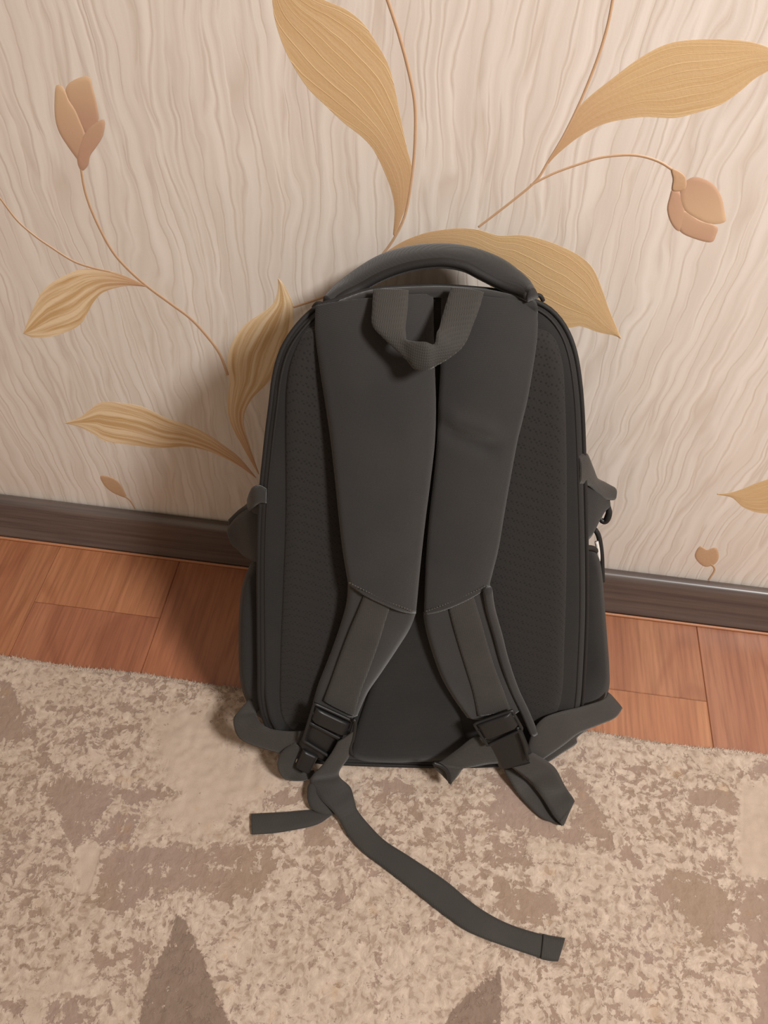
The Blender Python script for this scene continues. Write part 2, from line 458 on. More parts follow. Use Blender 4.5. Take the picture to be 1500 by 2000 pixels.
# ------------------------------------------------------------------ setting
def box(x0, x1, y0, y1, z0, z1, bev=0.0):
    if bev <= 0:
        V = [(x, y, z) for z in (z0, z1) for y in (y0, y1) for x in (x0, x1)]
        return V, [(0, 2, 3, 1), (4, 5, 7, 6), (0, 1, 5, 4), (2, 6, 7, 3), (0, 4, 6, 2), (1, 3, 7, 5)]
    V = [(x0, y0, z0), (x1, y0, z0), (x1, y1, z0), (x0, y1, z0),
         (x0, y0, z1-bev), (x1, y0, z1-bev), (x1, y1, z1-bev), (x0, y1, z1-bev),
         (x0+bev, y0+bev, z1), (x1-bev, y0+bev, z1), (x1-bev, y1-bev, z1), (x0+bev, y1-bev, z1)]
    Fc = [(3, 2, 1, 0)]
    for k in range(4):
        a, b = k, (k+1) % 4
        Fc += [(a, b, 4+b, 4+a), (4+a, 4+b, 8+b, 8+a)]
    Fc.append((8, 9, 10, 11)); return V, Fc

V, Fc = box(-2.4, 2.4, WALL, WALL+.12, -.02, 2.5)
wall = mesh_obj('wall_back', V, Fc, MW, smooth=False, kind='structure')
wall['label'] = 'cream embossed wallpaper wall with gold leaf print'
V, Fc = box(-2.4, 2.4, -2.0, WALL+.12, -.10, -.0095)
MSUB = mat_plain('floor_joint_brown', srgb(120, 76, 50), srgb(132, 84, 56), .8)
floor = mesh_obj('floor', V, Fc, MSUB, smooth=False, kind='structure')
floor['label'] = 'orange brown wood laminate floor'

JX = [x*H for x in (-1.70, -1.51, -1.32, -1.13, -.942, -.751, -.559, -.3675, -.169, .029, .227, .4255, .620, .812, 1.0, 1.19, 1.38)]
tones = {6: (1.0, 1.0, 1.0, 1), 5: (.90, .90, .92, 1), 11: (.98, .96, .97, 1)}
for i in range(len(JX)-1):
    if i == 6: cuts = [-2.0, -.7, .5275*H, WALL-.004]
    elif i == 10: cuts = [-2.0, -.76, .508*H, WALL-.004]
    elif i % 2: cuts = [-2.0, -1.35, -.12, WALL-.004]
    else: cuts = [-2.0, -1.1, .02, WALL-.004]
    for k in range(len(cuts)-1):
        V, Fc = box(JX[i]+.00015, JX[i+1]-.00015, cuts[k]+.00015, cuts[k+1]-.00015, -.009, 0.0, .0008)
        o = mesh_obj('plank', V, Fc, MWOOD, parent=floor, smooth=False)
        r = random.uniform(.93, 1.04)
        c = (r, r*random.uniform(.97, 1.02), r, 1)
        if i == 6 and k == 2: c = (1.06, 1.06, 1.04, 1)
        if i == 6 and k == 1: c = (.90, .84, .90, 1)
        if i == 5: c = (.98, .96, .96, 1)
        if i == 10 and k == 2: c = (.94, .96, 1.0, 1)
        if i == 10 and k == 1: c = (1.08, 1.12, 1.10, 1)
        if i == 11: c = (.90, .92, 1.02, 1)
        o.color = c

# baseboard, profile in (distance from the wall, height)
prof = [(0.001, .064), (.004, .0665), (.008, .0672), (.011, .0662), (.0135, .063), (.0145, .058), (.0155, .050),
        (.0175, .035), (.019, .020), (.0205, .012), (.0225, .006), (.0235, .0012), (.001, .0012)]
def extrude_x(name, prof, x0, x1, mat, **kw):
    n = len(prof)
    V = [(x, WALL-d, z) for x in np.linspace(x0, x1, 3) for d, z in prof]
    Fc = [(r*n+k, r*n+(k+1) % n, (r+1)*n+(k+1) % n, (r+1)*n+k) for r in range(2) for k in range(n)]
    Fc += [tuple(range(n)), tuple(range(2*n, 3*n))[::-1]]
    return mesh_obj(name, V, Fc, mat, **kw)
bb = extrude_x('baseboard_back', prof, -2.3, 2.3, MBB, kind='structure')
bb['label'] = 'dark brown wood grain baseboard along the wall'
MLIP = mat_plain('baseboard_lip_tan', srgb(150, 98, 66), srgb(168, 112, 78), .45)
extrude_x('floor_bead', [(.0235, .0), (.0235, .0030), (.0248, .0034), (.0262, .0020), (.0265, .0)], -2.3, 2.3, MLIP, parent=bb)

# ------------------------------------------------------------------ print on the wallpaper
def wp(px, py, lift=0.0): return on_y(px, py, WALL-lift)
lift_k = [0]
def leaf(Apx, Bpx, mat, tip=True):
    """A and B run from base to tip; embossed 0.7 mm"""
    lift_k[0] += 1
    n, m = 70, 14
    A = resample(Apx, n); B = resample(Bpx, n)
    s = np.linspace(0, 1, m+1)
    V = []; uv = []
    for i in range(n):
        for t in s:
            p = A[i]*(1-t)+B[i]*t
            q = wp(p[0], p[1])
            q[1] -= .0001 + .0003*(1-abs(2*t-1)**2)
            V.append(q); uv.append((i/(n-1), t))
    W = m+1
    Fc = [(i*W+j, i*W+j+1, (i+1)*W+j+1, (i+1)*W+j) for i in range(n-1) for j in range(m)]
    # rim going back into the paper
    rim = [i*W for i in range(n)] + [(n-1)*W+j for j in range(1, W)] + [i*W+m for i in range(n-2, -1, -1)] + [j for j in range(m-1, 0, -1)]
    base = len(V)
    for r in rim: V.append(V[r].copy()); uv.append(uv[r])
    nr = len(rim)
    for r in rim:
        q = V[r].copy(); q[1] = WALL+.0005; V.append(q); uv.append(uv[r])
    for k in range(nr):
        k2 = (k+1) % nr; Fc.append((base+k, base+k2, base+nr+k2, base+nr+k))
    return mesh_obj('printed_leaf', V, Fc, mat, parent=wall, uv=uv)
def stem(pts, w0, w1):
    P = resample(pts, 60)
    T = np.gradient(P, axis=0); T /= np.linalg.norm(T, axis=1, keepdims=True)
    N = np.stack([-T[:, 1], T[:, 0]], 1)
    V = []; Fc = []
    w = np.linspace(w0, w1, 60)
    for i in range(60):
        for k, hh in ((-1, -.0003), (-.6, .0002), (0, .0004), (.6, .0002), (1, -.0003)):
            q = P[i]+N[i]*k*w[i]/2; V.append(wp(q[0], q[1], hh))
    for i in range(59):
        for j in range(4): a = i*5+j; Fc.append((a, a+1, a+6, a+5))
    return mesh_obj('printed_stem', V, Fc, MST, parent=wall)
def petal(poly, mat, k=0, name='printed_petal', ua=(0, 1)):
    O = resample(poly, 48, True); c = O.mean(0)
    ys = O[:, 1]; lo, hi = ys.min(), ys.max()
    V = []; uv = []; Fc = []
    for s, l in ((1, .00005), (.98, .0002), (.8, .0003), (.5, .0004)):
        for q in c+(O-c)*s:
            V.append(wp(q[0], q[1], l+.0001*k)); uv.append((ua[0]+(ua[1]-ua[0])*(hi-q[1])/(hi-lo), 0))
    n = 48
    for r in range(3):
        for j in range(n): a = r*n+j; b = r*n+(j+1) % n; Fc.append((a, b, b+n, a+n))
    cc = len(V); V.append(wp(c[0], c[1], .0004+.0001*k)); uv.append((ua[0]+(ua[1]-ua[0])*(hi-c[1])/(hi-lo), 0))
    for j in range(n): Fc.append((cc, 3*n+j, 3*n+(j+1) % n))
    return mesh_obj(name, V, Fc, mat, parent=wall, uv=uv)

# stems
stem([(749, -25), (757, 0), (777, 60), (797, 133), (810, 200), (811, 267), (806, 333), (793, 413), (773, 460), (747, 497), (715, 530), (690, 550), (640, 577), (573, 600)], 9, 6)
stem([(1201, -25), (1197, 0), (1187, 50), (1170, 107), (1147, 167), (1127, 213), (1100, 267), (1070, 317), (1047, 353), (1000, 393), (935, 443)], 8, 6)
stem([(1037, 361), (1083, 338), (1133, 320), (1173, 308), (1217, 303), (1253, 305), (1290, 317), (1322, 338)], 6, 7)
stem([(-30, 350), (0, 387), (33, 430), (67, 460), (100, 483), (143, 510), (180, 523), (215, 531)], 4, 5)
stem([(158, 328), (167, 377), (187, 430), (217, 487), (247, 523), (287, 559), (333, 593), (373, 623), (407, 660), (430, 693), (445, 733)], 6, 7)
stem([(243, 969), (254, 978), (264, 994)], 4, 3)
stem([(1386, 1100), (1396, 1112), (1384, 1133)], 6, 5)
# leaves (edge A, edge B: base -> tip)
leaf([(768, 457), (771, 410), (765, 373), (750, 333), (730, 293), (707, 267), (670, 238), (633, 203), (600, 170), (570, 123), (550, 80), (537, 37), (532, 0), (530, -40)],
     [(773, 460), (783, 430), (793, 403), (802, 367), (805, 330), (795, 290), (783, 233), (770, 167), (757, 123), (733, 80), (707, 43), (673, 17), (633, 0), (560, -38)], ML)
leaf([(1070, 317), (1100, 263), (1123, 220), (1150, 190), (1200, 150), (1250, 113), (1300, 87), (1350, 78), (1417, 77), (1467, 82), (1500, 92), (1545, 112)],
     [(1072, 319), (1090, 300), (1127, 270), (1167, 247), (1207, 235), (1260, 228), (1317, 230), (1367, 218), (1410, 203), (1447, 177), (1480, 150), (1545, 116)], ML2)
leaf([(742, 502), (760, 488), (790, 470), (830, 455), (870, 448), (900, 446), (935, 449), (975, 460), (1020, 459), (1060, 468), (1100, 483), (1135, 502), (1160, 527), (1178, 570), (1190, 605), (1213, 660)],
     [(743, 505), (765, 498), (790, 492), (830, 490), (870, 496), (900, 508), (930, 528), (955, 555), (985, 590), (1020, 620), (1070, 640), (1113, 640), (1135, 637), (1170, 649), (1200, 655), (1212, 661)], ML2)
leaf([(505, 927), (487, 896), (472, 869), (454, 835), (445, 804), (446, 770), (449, 747), (446, 725), (444, 702), (450, 678), (463, 653), (483, 630), (510, 612), (533, 593), (543, 565), (543, 544)],
     [(506, 925), (494, 890), (483, 855), (476, 825), (480, 800), (495, 775), (519, 752), (540, 725), (555, 695), (567, 665), (574, 635), (573, 597), (564, 574), (553, 554), (545, 545)], MLs)
leaf([(500, 932), (467, 893), (433, 867), (400, 845), (367, 830), (327, 817), (287, 798), (260, 790), (207, 785), (187, 791), (160, 812), (143, 820), (127, 826)],
     [(500, 934), (467, 910), (423, 887), (393, 877), (360, 872), (313, 875), (267, 870), (207, 862), (187, 850), (160, 836), (143, 830), (127, 827)], MLs)
leaf([(287, 559), (250, 541), (213, 529), (180, 525), (153, 527), (127, 538), (100, 553), (80, 573), (63, 607), (53, 630), (46, 650)],
     [(287, 560), (253, 558), (227, 562), (200, 572), (183, 590), (170, 613), (157, 633), (133, 647), (100, 657), (67, 659), (47, 652)], MLs)
leaf([(1570, 900), (1530, 925), (1500, 936), (1476, 944), (1455, 953), (1427, 962), (1401, 964)],
     [(1570, 990), (1530, 1004), (1500, 1003), (1476, 1000), (1451, 990), (1430, 972), (1402, 966)], ML2)
# buds
def P3(l, ox=1000, oy=0, s=3.0): return [(ox+x/s, oy+y/s) for x, y in l]
petal(P3([(940, 1110), (985, 1130), (1010, 1220), (1015, 1290), (990, 1350), (960, 1345), (925, 1290), (910, 1220), (925, 1150)]), MBUD, 0, ua=(.3, 0))
petal(P3([(1000, 1230), (1100, 1290), (1200, 1325), (1195, 1380), (1165, 1420), (1060, 1395), (985, 1355), (975, 1290)]), MBUD, 0, ua=(0.1, .35))
petal(P3([(1005, 1080), (1060, 1038), (1130, 1050), (1190, 1090), (1230, 1160), (1248, 1250), (1250, 1300), (1160, 1312), (1070, 1275), (1010, 1230), (985, 1150)]), MBUD, 1, ua=(.9, .1))
petal(P3([(935, 990), (975, 1000), (1018, 1038), (1020, 1100), (985, 1120), (940, 1115), (945, 1050)]), MST, 2, 'printed_sepal')
petal(P3([(385, 520), (430, 470), (520, 448), (545, 520), (565, 600), (578, 700), (540, 760), (500, 780), (450, 700), (400, 600)], 0), MBUD, 0, ua=(-.3, .9))
petal(P3([(330, 500), (372, 512), (400, 580), (440, 640), (470, 710), (500, 790), (515, 900), (480, 960), (440, 915), (400, 860), (350, 780), (325, 700), (320, 600)], 0), MBUD, 1, ua=(0, 1))
petal(P3([(610, 702), (605, 790), (565, 860), (530, 910), (515, 970), (480, 1000), (455, 950), (460, 860), (495, 785), (540, 735)], 0), MBUD, 2, ua=(-.2, .3))
petal([(196, 930), (217, 932), (233, 943), (243, 960), (247, 972), (233, 968), (217, 960), (203, 947)], MST, 0, 'printed_petal')
petal([(1357, 1084), (1367, 1067), (1381, 1073), (1399, 1070), (1404, 1088), (1396, 1102), (1378, 1107), (1364, 1098)], MST, 0, 'printed_petal')

# ------------------------------------------------------------------ rug
RY1 = 0.4325*H + 0.0
def rug_edge(x): return (.4305 + .0045*(x/H+.6)) * H + .0012*math.sin(x*37)
x0, x1, y0 = -.95, .95, -.42
nx, ny = 700, 290
xs = np.linspace(x0, x1, nx)
ye = np.array([rug_edge(x) for x in xs])
ty = np.linspace(0, 1, ny)
X = np.repeat(xs[:, None], ny, 1); Yg = y0+(ye[:, None]-y0)*ty[None, :]
Pg = np.stack([X.ravel(), Yg.ravel()], 1)
def poly_sdf(poly):
    Q = np.array([on_z(a, b, RUGZ)[:2] for a, b in poly]); n = len(Q)
    d = np.full(len(Pg), 1e9); ins = np.zeros(len(Pg), bool)
    for i in range(n):
        a, b = Q[i], Q[(i+1) % n]; e = b-a; w = Pg-a
        t = np.clip((w@e)/(e@e), 0, 1); q = w-t[:, None]*e
        d = np.minimum(d, (q*q).sum(1))
        c = (a[1] <= Pg[:, 1]) != (b[1] <= Pg[:, 1])
        with np.errstate(divide='ignore', invalid='ignore'):
            xi = a[0]+(Pg[:, 1]-a[1])/(b[1]-a[1]+1e-15)*(b[0]-a[0])
        ins ^= c & (Pg[:, 0] < xi)
    d = np.sqrt(d); return np.where(ins, d, -d)
def vnoise(sx, sy, seed):
    r = np.random.default_rng(seed); G = r.random((260, 260))
    u = (Pg[:, 0]+2)*sx; v = (Pg[:, 1]+2)*sy
    i = np.floor(u).astype(int); j = np.floor(v).astype(int); fu = u-i; fv = v-j
    fu = fu*fu*(3-2*fu); fv = fv*fv*(3-2*fv)
    i %= 259; j %= 259
    return (G[i, j]*(1-fu)+G[i+1, j]*fu)*(1-fv)+(G[i, j+1]*(1-fu)+G[i+1, j+1]*fu)*fv
patch = -1.0 + 1.2*(vnoise(8, 8, 3)-.5) + 1.1*(vnoise(22, 26, 5)-.5)
def add(poly, w=1.15, soft=.012):
    global patch
    s = np.clip(poly_sdf(poly)/soft*.5+.5, 0, 1)
    patch = patch*(1-s)+(w if w < 0 else w*.85)*s
# soft speckled fields
add([(110, 1330), (310, 1370), (300, 1440), (270, 1500), (120, 1490), (60, 1420)], -.25, .03)
add([(0, 1480), (90, 1530), (130, 1680), (90, 1800), (0, 1820)], -.35, .04)
add([(690, 1510), (960, 1515), (1000, 1640), (900, 1700), (760, 1650), (690, 1580)], -.15, .04)
add([(1180, 1490), (1440, 1520), (1440, 1700), (1290, 1700), (1200, 1600)], -.35, .03)
add([(560, 1640), (680, 1640), (760, 1740), (700, 1900), (560, 1860), (520, 1760)], -.25, .04)
add([(760, 1640), (1000, 1760), (880, 1740), (800, 1690)], -.1, .03)
add([(1040, 1840), (1260, 1760), (1420, 1880), (1400, 2000), (1020, 2000), (1000, 1900)], -.3, .05)
# plain cream fields
add([(300, 1385), (400, 1375), (440, 1440), (560, 1520), (590, 1560), (460, 1580), (400, 1640), (300, 1600), (350, 1520), (290, 1470)], -1.9, .02)
add([(1445, 1530), (1520, 1535), (1520, 1715), (1440, 1715)], -2.2, .008)
add([(150, 1650), (205, 1650), (180, 1745), (155, 1740)], -2.2, .006)
add([(1030, 1640), (1180, 1660), (1240, 1740), (1200, 1800), (1060, 1740)], -1.1, .03)
add([(600, 1800), (800, 1800), (960, 1880), (860, 1990), (500, 2000), (420, 1860)], -1.2, .05)
# taupe patches
for pl, w in [([(-10, 1325), (20, 1330), (38, 1370), (52, 1410), (45, 1445), (-10, 1450)], 1.5),
              ([(45, 1400), (70, 1430), (92, 1490), (78, 1495), (55, 1450)], .6),
              ([(80, 1537), (150, 1525), (215, 1530), (225, 1550), (190, 1600), (160, 1642), (125, 1640), (118, 1585), (85, 1562)], 1.3),
              ([(232, 1540), (300, 1538), (350, 1552), (300, 1567), (240, 1577)], 1.2),
              ([(215, 1582), (265, 1585), (262, 1640), (195, 1652)], .9),
              ([(207, 1662), (330, 1650), (470, 1655), (545, 1672), (520, 1722), (470, 1752), (420, 1758), (350, 1725), (300, 1745), (235, 1790), (180, 1748)], 1.05),
              ([(150, 1800), (190, 1850), (300, 1830), (290, 1900), (240, 1932), (190, 1915)], .3),
              ([(85, 1950), (170, 1940), (185, 2010), (90, 2010)], .9),
              ([(0, 1960), (40, 1950), (45, 2010), (0, 2010)], .6),
              ([(1085, 1492), (1120, 1495), (1150, 1535), (1175, 1600), (1205, 1650), (1265, 1672), (1240, 1690), (1180, 1660), (1120, 1600), (1130, 1560)], 1.1),
              ([(960, 1520), (1000, 1520), (1070, 1600), (1110, 1625), (1130, 1580), (1180, 1620), (1120, 1650), (1040, 1630), (960, 1600)], 1.0),
              ([(1275, 1712), (1400, 1705), (1432, 1760), (1432, 1845), (1380, 1842), (1330, 1790), (1290, 1760)], 1.25),
              ([(1440, 1722), (1510, 1725), (1510, 1850), (1455, 1850), (1445, 1790)], 1.0),
              ([(950, 1642), (1030, 1640), (1037, 1690), (960, 1692)], .9),
              ([(965, 1712), (1060, 1745), (1085, 1765), (1050, 1805), (970, 1775)], 1.3),
              ([(1340, 1535), (1440, 1542), (1440, 1582), (1352, 1575)], .9),
              ([(1210, 1540), (1280, 1530), (1300, 1545), (1220, 1552)], .5),
              ([(1340, 1600), (1440, 1608), (1440, 1622), (1340, 1612)], .7),
              ([(1360, 1680), (1440, 1680), (1440, 1696), (1360, 1695)], .6),
              ([(1478, 1872), (1510, 1872), (1510, 2010), (1488, 2010)], 1.8),
              ([(1470, 1490), (1510, 1495), (1510, 1515), (1470, 1512)], .9),
              ([(735, 1525), (800, 1520), (800, 1545), (745, 1548)], .8),
              ([(585, 1600), (640, 1600), (642, 1645), (600, 1665)], 1.3),
              ([(500, 1640), (545, 1640), (520, 1700), (480, 1700)], .8),
              ([(530, 1540), (600, 1545), (600, 1570), (520, 1575)], .8),
              ([(345, 1345), (380, 1352), (376, 1362), (340, 1356)], .9)]:
    add(pl, w, .006)
deep = np.clip(np.maximum(poly_sdf([(345, 1783), (362, 1795), (385, 1845), (420, 1930), (456, 2015), (268, 2015), (285, 1930), (310, 1870), (330, 1835)]),
                          poly_sdf([(979, 1886), (979, 2015), (862, 2015), (880, 1975), (905, 1950), (945, 1912)]))/.006, -2, 1)
Zg = (RUGZ-.0012 + .0014*(vnoise(140, 140, 11)-.2)*np.clip(1-.4*patch, .3, 1.4) + .0008*vnoise(330, 330, 12)-.0004)
tt = np.tile(ty, nx)
Zg = Zg*np.clip((1-tt)*160, .85, 1)
V = np.column_stack([Pg, Zg]); W = ny
idx = np.arange(nx*ny).reshape(nx, ny)
a_, b_, c_, d_ = idx[:-1, :-1].ravel(), idx[1:, :-1].ravel(), idx[1:, 1:].ravel(), idx[:-1, 1:].ravel()
Fr = np.stack([a_, b_, c_, d_], 1)
rim = np.r_[idx[:, 0], idx[-1, 1:], idx[-2::-1, -1], idx[0, -2:0:-1]]
nb = len(V); Vr = V[rim].copy(); Vr[:, 2] = .0004
V = np.vstack([V, Vr]); k = np.arange(len(rim)); k2 = (k+1) % len(rim)
Fr = np.vstack([Fr, np.stack([rim[k], nb+k, nb+k2, rim[k2]], 1)])
rug_o = mesh_obj('rug', V, Fr, MRUG, attrs={'patch': np.r_[patch, patch[rim]], 'deep': np.r_[deep, deep[rim]]})
rug_o['label'] = 'cream and taupe abstract patterned low pile rug under the backpack'
rug_o['category'] = 'rug'
# tufts along the rug's edge
V = []; Fc = []
for i in range(5200):
    x = random.uniform(x0, x1); y = rug_edge(x)-random.uniform(0, .005)
    h = random.uniform(.003, .0045); L = random.uniform(-.0005, .0025) if random.random() < .93 else random.uniform(.003, .006); w = random.uniform(.0003, .0007)
    z = RUGZ-.004; dx = random.uniform(-.0015, .0015); b = len(V)
    V += [(x-w, y, z), (x+w, y, z), (x+dx, y+L, z+h), (x, y-.001, z+.001)]
    Fc += [(b, b+1, b+2), (b+1, b+3, b+2), (b+3, b, b+2)]
MTUFT = mat_plain('cream_yarn', srgb(196, 176, 158), srgb(212, 194, 176), .95, 500, .2, .0005, .1)
mesh_obj('edge_tufts', V, Fc, MTUFT, parent=rug_o, kind='stuff')

# ------------------------------------------------------------------ backpack
ORG = on_z(815, 1505, RUGZ)
pack = bpy.data.objects.new('backpack', None); COL.objects.link(pack); pack.location = ORG
pack['label'] = 'black backpack leaning against the wallpapered wall, shoulder straps facing out'
pack['category'] = 'backpack'
def kw(p=pack): return dict(parent=p, org=ORG)

outline = [(622, 594), (590, 620), (562, 655), (544, 690), (532, 735), (525, 790), (518, 845), (512, 900), (507, 950), (503, 1020), (501, 1100), (501, 1200), (502, 1300), (504, 1370), (520, 1425), (560, 1470), (620, 1495), (680, 1502), (780, 1507), (880, 1508),
           (960, 1503), (1040, 1491), (1095, 1470), (1125, 1438), (1140, 1380), (1146, 1300), (1150, 1200), (1150, 1100), (1148, 1000), (1145, 900), (1141, 800), (1135, 735), (1126, 685), (1111, 645), (1088, 612), (1058, 590), (1010, 573), (960, 563), (870, 556), (820, 556), (728, 562), (665, 580)]
NO = 180
O2 = resample(outline, NO, True); c2 = np.array([825., 1040.])
e = np.array([bag(x, y, -.012) for x, y in O2])
e[:, 2] = np.maximum(e[:, 2], RUGZ+.001)
vh = (e-BP)@BUP; vt = vh.max(); vv = np.clip(vh/vt, 0, 1)
cx = e.mean(0)
L = []
for s, l in ((0.02, .0), (.2, .001), (.4, .001), (.6, .001), (.8, .001), (.92, .0), (.955, -.001), (.975, -.004), (.99, -.008)):
    L.append(np.array([bag(*(c2+(np.array(p)-c2)*s), l) for p in O2]))
L.append(e)
D = .145*(1-vv)**.8+.050
topn = np.clip((vv-.80)/.20, 0, 1)
for k, (f, shr) in enumerate(((.08, -.003), (.2, 0.0), (.4, .02), (.6, .05), (.8, .10), (.93, .18), (1.0, .30))):
    q = e.copy()
    q[:, 1] += D*f
    q[:, 2] -= D*f*(1.15*topn)
    c = np.array([cx[0], 0, .20])
    q[:, 0] = c[0]+(q[:, 0]-c[0])*(1-shr)
    q[:, 2] = q[:, 2]+(c[2]-q[:, 2])*shr*.5
    q[:, 1] = np.minimum(q[:, 1], WALL-.026)
    q[:, 2] = np.maximum(q[:, 2], RUGZ+.001)
    L.append(q)
for q in L: q[:, 2] = np.maximum(q[:, 2], RUGZ+.0018)
body = rings('body', L, MB, **kw())

def perimeter(off, lift, a=0, b=NO):
    T = np.roll(O2, -1, 0)-np.roll(O2, 1, 0); T /= np.linalg.norm(T, axis=1, keepdims=True)
    Nn = np.stack([-T[:, 1], T[:, 0]], 1)
    if ((c2-O2)*Nn).sum() < 0: Nn = -Nn
    q = O2+Nn*off
    return np.array([bag(x, y, lift) for x, y in q])
pp = perimeter(4, -.006); pp[:, 2] = np.maximum(pp[:, 2], RUGZ+.0045)
tube('edge_piping', pp, .0020, MPIP, n=260, closed=True, **kw())
pp = perimeter(17, -.0012); pp[:, 2] = np.maximum(pp[:, 2], RUGZ+.0045)
tube('seam_piping', pp, .0010, MPIP, n=260, closed=True, **kw())

# air mesh pads of the back panel
padprof = [(0, -.001), (2, .001), (6, .003), (14, .0045), (26, .005)]
inset_loft('mesh_pad', [(604, 640), (575, 685), (560, 740), (556, 820), (556, 1000), (551, 1150), (546, 1300), (550, 1400), (590, 1432), (640, 1410), (690, 1290), (720, 1180), (740, 1000), (740, 800), (700, 680), (650, 640)], padprof, MM, **kw())
inset_loft('mesh_pad', [(1045, 640), (1080, 655), (1098, 700), (1104, 760), (1108, 900), (1108, 1100), (1104, 1250), (1096, 1370), (1060, 1425), (1000, 1400), (960, 1290), (930, 1150), (915, 1000), (925, 800), (960, 680), (1000, 645)], padprof, MM, **kw())
inset_loft('lumbar_panel', [(800, 900), (850, 900), (860, 1100), (870, 1250), (900, 1400), (905, 1470), (820, 1488), (700, 1484), (690, 1440), (740, 1290), (790, 1150)], [(0, -.001), (2, .002), (6, .004), (12, .005)], MB, **kw())

# shoulder straps
LA = [(617, 598), (616, 650), (625, 720), (636, 790), (646, 860), (655, 940), (662, 1010), (669, 1070), (680, 1136)]
LB = [(846, 575), (847, 650), (849, 720), (851, 790), (849, 860), (840, 940), (831, 1010), (822, 1090), (812, 1195)]
sl = ribbon('shoulder_strap', LA, LB, [.001, .004, .007, .009, .011, .013, .015, .017, .018], .008, MS, surf=bag, n=70, m=14, crown=.003, power=3, **kw())
sl['label'] = 'left padded shoulder strap'
RA = [(862, 573), (861, 650), (860, 720), (856, 790), (853, 860), (846, 940), (838, 1010), (832, 1090), (828, 1198)]
RB = [(1048, 594), (1049, 650), (1040, 720), (1027, 790), (1010, 860), (995, 940), (983, 1010), (973, 1070), (955, 1142)]
sr = ribbon('shoulder_strap', RA, RB, [.001, .003, .005, .007, .008, .010, .012, .014, .015], .006, MS, surf=bag, n=110, m=18, crown=.003, power=2.5, crease=lambda u, v: (.0030*np.exp(-((u-.40-.09*v)/.035)**2)-.0035*np.exp(-((u-.455-.09*v)/.03)**2))*np.clip(v*6, 0, 1)*np.clip((.85-v)*4, 0, 1), **kw())
sr['label'] = 'right padded shoulder strap'
def ko(p): return dict(parent=p, org=ORG)
# yoke line across the top where the straps are sewn in
ribbon('top_yoke', [(664, 586), (728, 566), (820, 560), (880, 560), (960, 567), (1045, 588)], [(640, 612), (720, 590), (815, 583), (880, 582), (960, 590), (1050, 612)], .002, .004, MS, surf=bag, n=40, crown=.001, power=2, **kw())
# lower padded ends
l1 = ribbon('strap_end_pad', [(680, 1132), (676, 1180), (660, 1235), (640, 1290), (622, 1335), (611, 1372)], [(813, 1192), (800, 1225), (775, 1265), (745, 1310), (718, 1350), (698, 1395)], [.016, .015, .013, .011, .010, .010], .007, MS, surf=bag, n=50, crown=.001, **ko(sl))
ribbon('webbing_strip', [(714, 1153), (700, 1190), (683, 1230), (664, 1280), (648, 1325), (632, 1368)], [(764, 1178), (752, 1215), (740, 1255), (722, 1305), (705, 1350), (692, 1398)], [.0245, .0235, .0215, .0195, .0185, .0185], .0020, MWB, surf=bag, n=50, **ko(sl))
l2 = ribbon('strap_end_pad', [(826, 1196), (832, 1230), (845, 1275), (862, 1320), (885, 1360), (912, 1398)], [(957, 1140), (962, 1190), (972, 1245), (985, 1300), (1000, 1345), (1015, 1385)], [.013, .012, .011, .010, .010, .010], .007, MS, surf=bag, n=50, crown=.001, **ko(sr))
ribbon('webbing_strip', [(874, 1180), (884, 1220), (897, 1265), (911, 1310), (923, 1350), (933, 1398)], [(924, 1162), (936, 1200), (950, 1250), (965, 1300), (982, 1345), (997, 1385)], [.0215, .0205, .0195, .0185, .0180, .0180], .0020, MWB, surf=bag, n=50, **ko(sr))
tube('rolled_edge', [bag(x, y, l) for x, y, l in ((952, 1150, .022), (958, 1190, .019), (972, 1240, .017), (985, 1290, .015), (1004, 1345, .013), (1025, 1390, .012), (1043, 1432, .012))], .0042, MS, n=50, **ko(sr))
# stitched seams
def stitch(pts, lift, parent, k=24):
    P = resample([bag(x, y, lift) for x, y in pts], 2*k)
    V = []; Fc = []
    for i in range(k):
        a, b = P[2*i], P[2*i+1]; t = b-a; t /= np.linalg.norm(t)+1e-9; u = np.cross(t, BN)*.0004; w = BN*.0005; o = len(V)
        V += [a-u, a+u, b+u, b-u, a+w, b+w]
        Fc += [(o, o+4, o+5, o+3), (o+1, o+2, o+5, o+4), (o, o+1, o+4), (o+2, o+3, o+5)]
    return mesh_obj('stitching', V, Fc, MTH, kind='stuff', **ko(parent))
stitch([(682, 1138), (720, 1157), (765, 1178), (808, 1194)], .0285, sl)
stitch([(832, 1194), (870, 1180), (920, 1158), (952, 1143)], .0235, sr)

# hanging loop of folded webbing
ribbon('hang_loop', [(729, 566), (727, 600), (727, 634), (748, 660), (795, 704), (812, 722), (835, 723), (849, 716), (880, 698), (907, 673), (925, 632), (937, 600), (945, 572)],
       [(798, 568), (796, 605), (792, 640), (793, 655), (794, 664), (812, 667), (832, 668), (848, 672), (853, 650), (858, 640), (863, 620), (872, 590), (881, 562)],
       [.014, .020, .026, .030, .034, .038, .040, .038, .036, .032, .026, .020, .014], .0020, MWB, surf=bag, n=90, m=8, **kw())

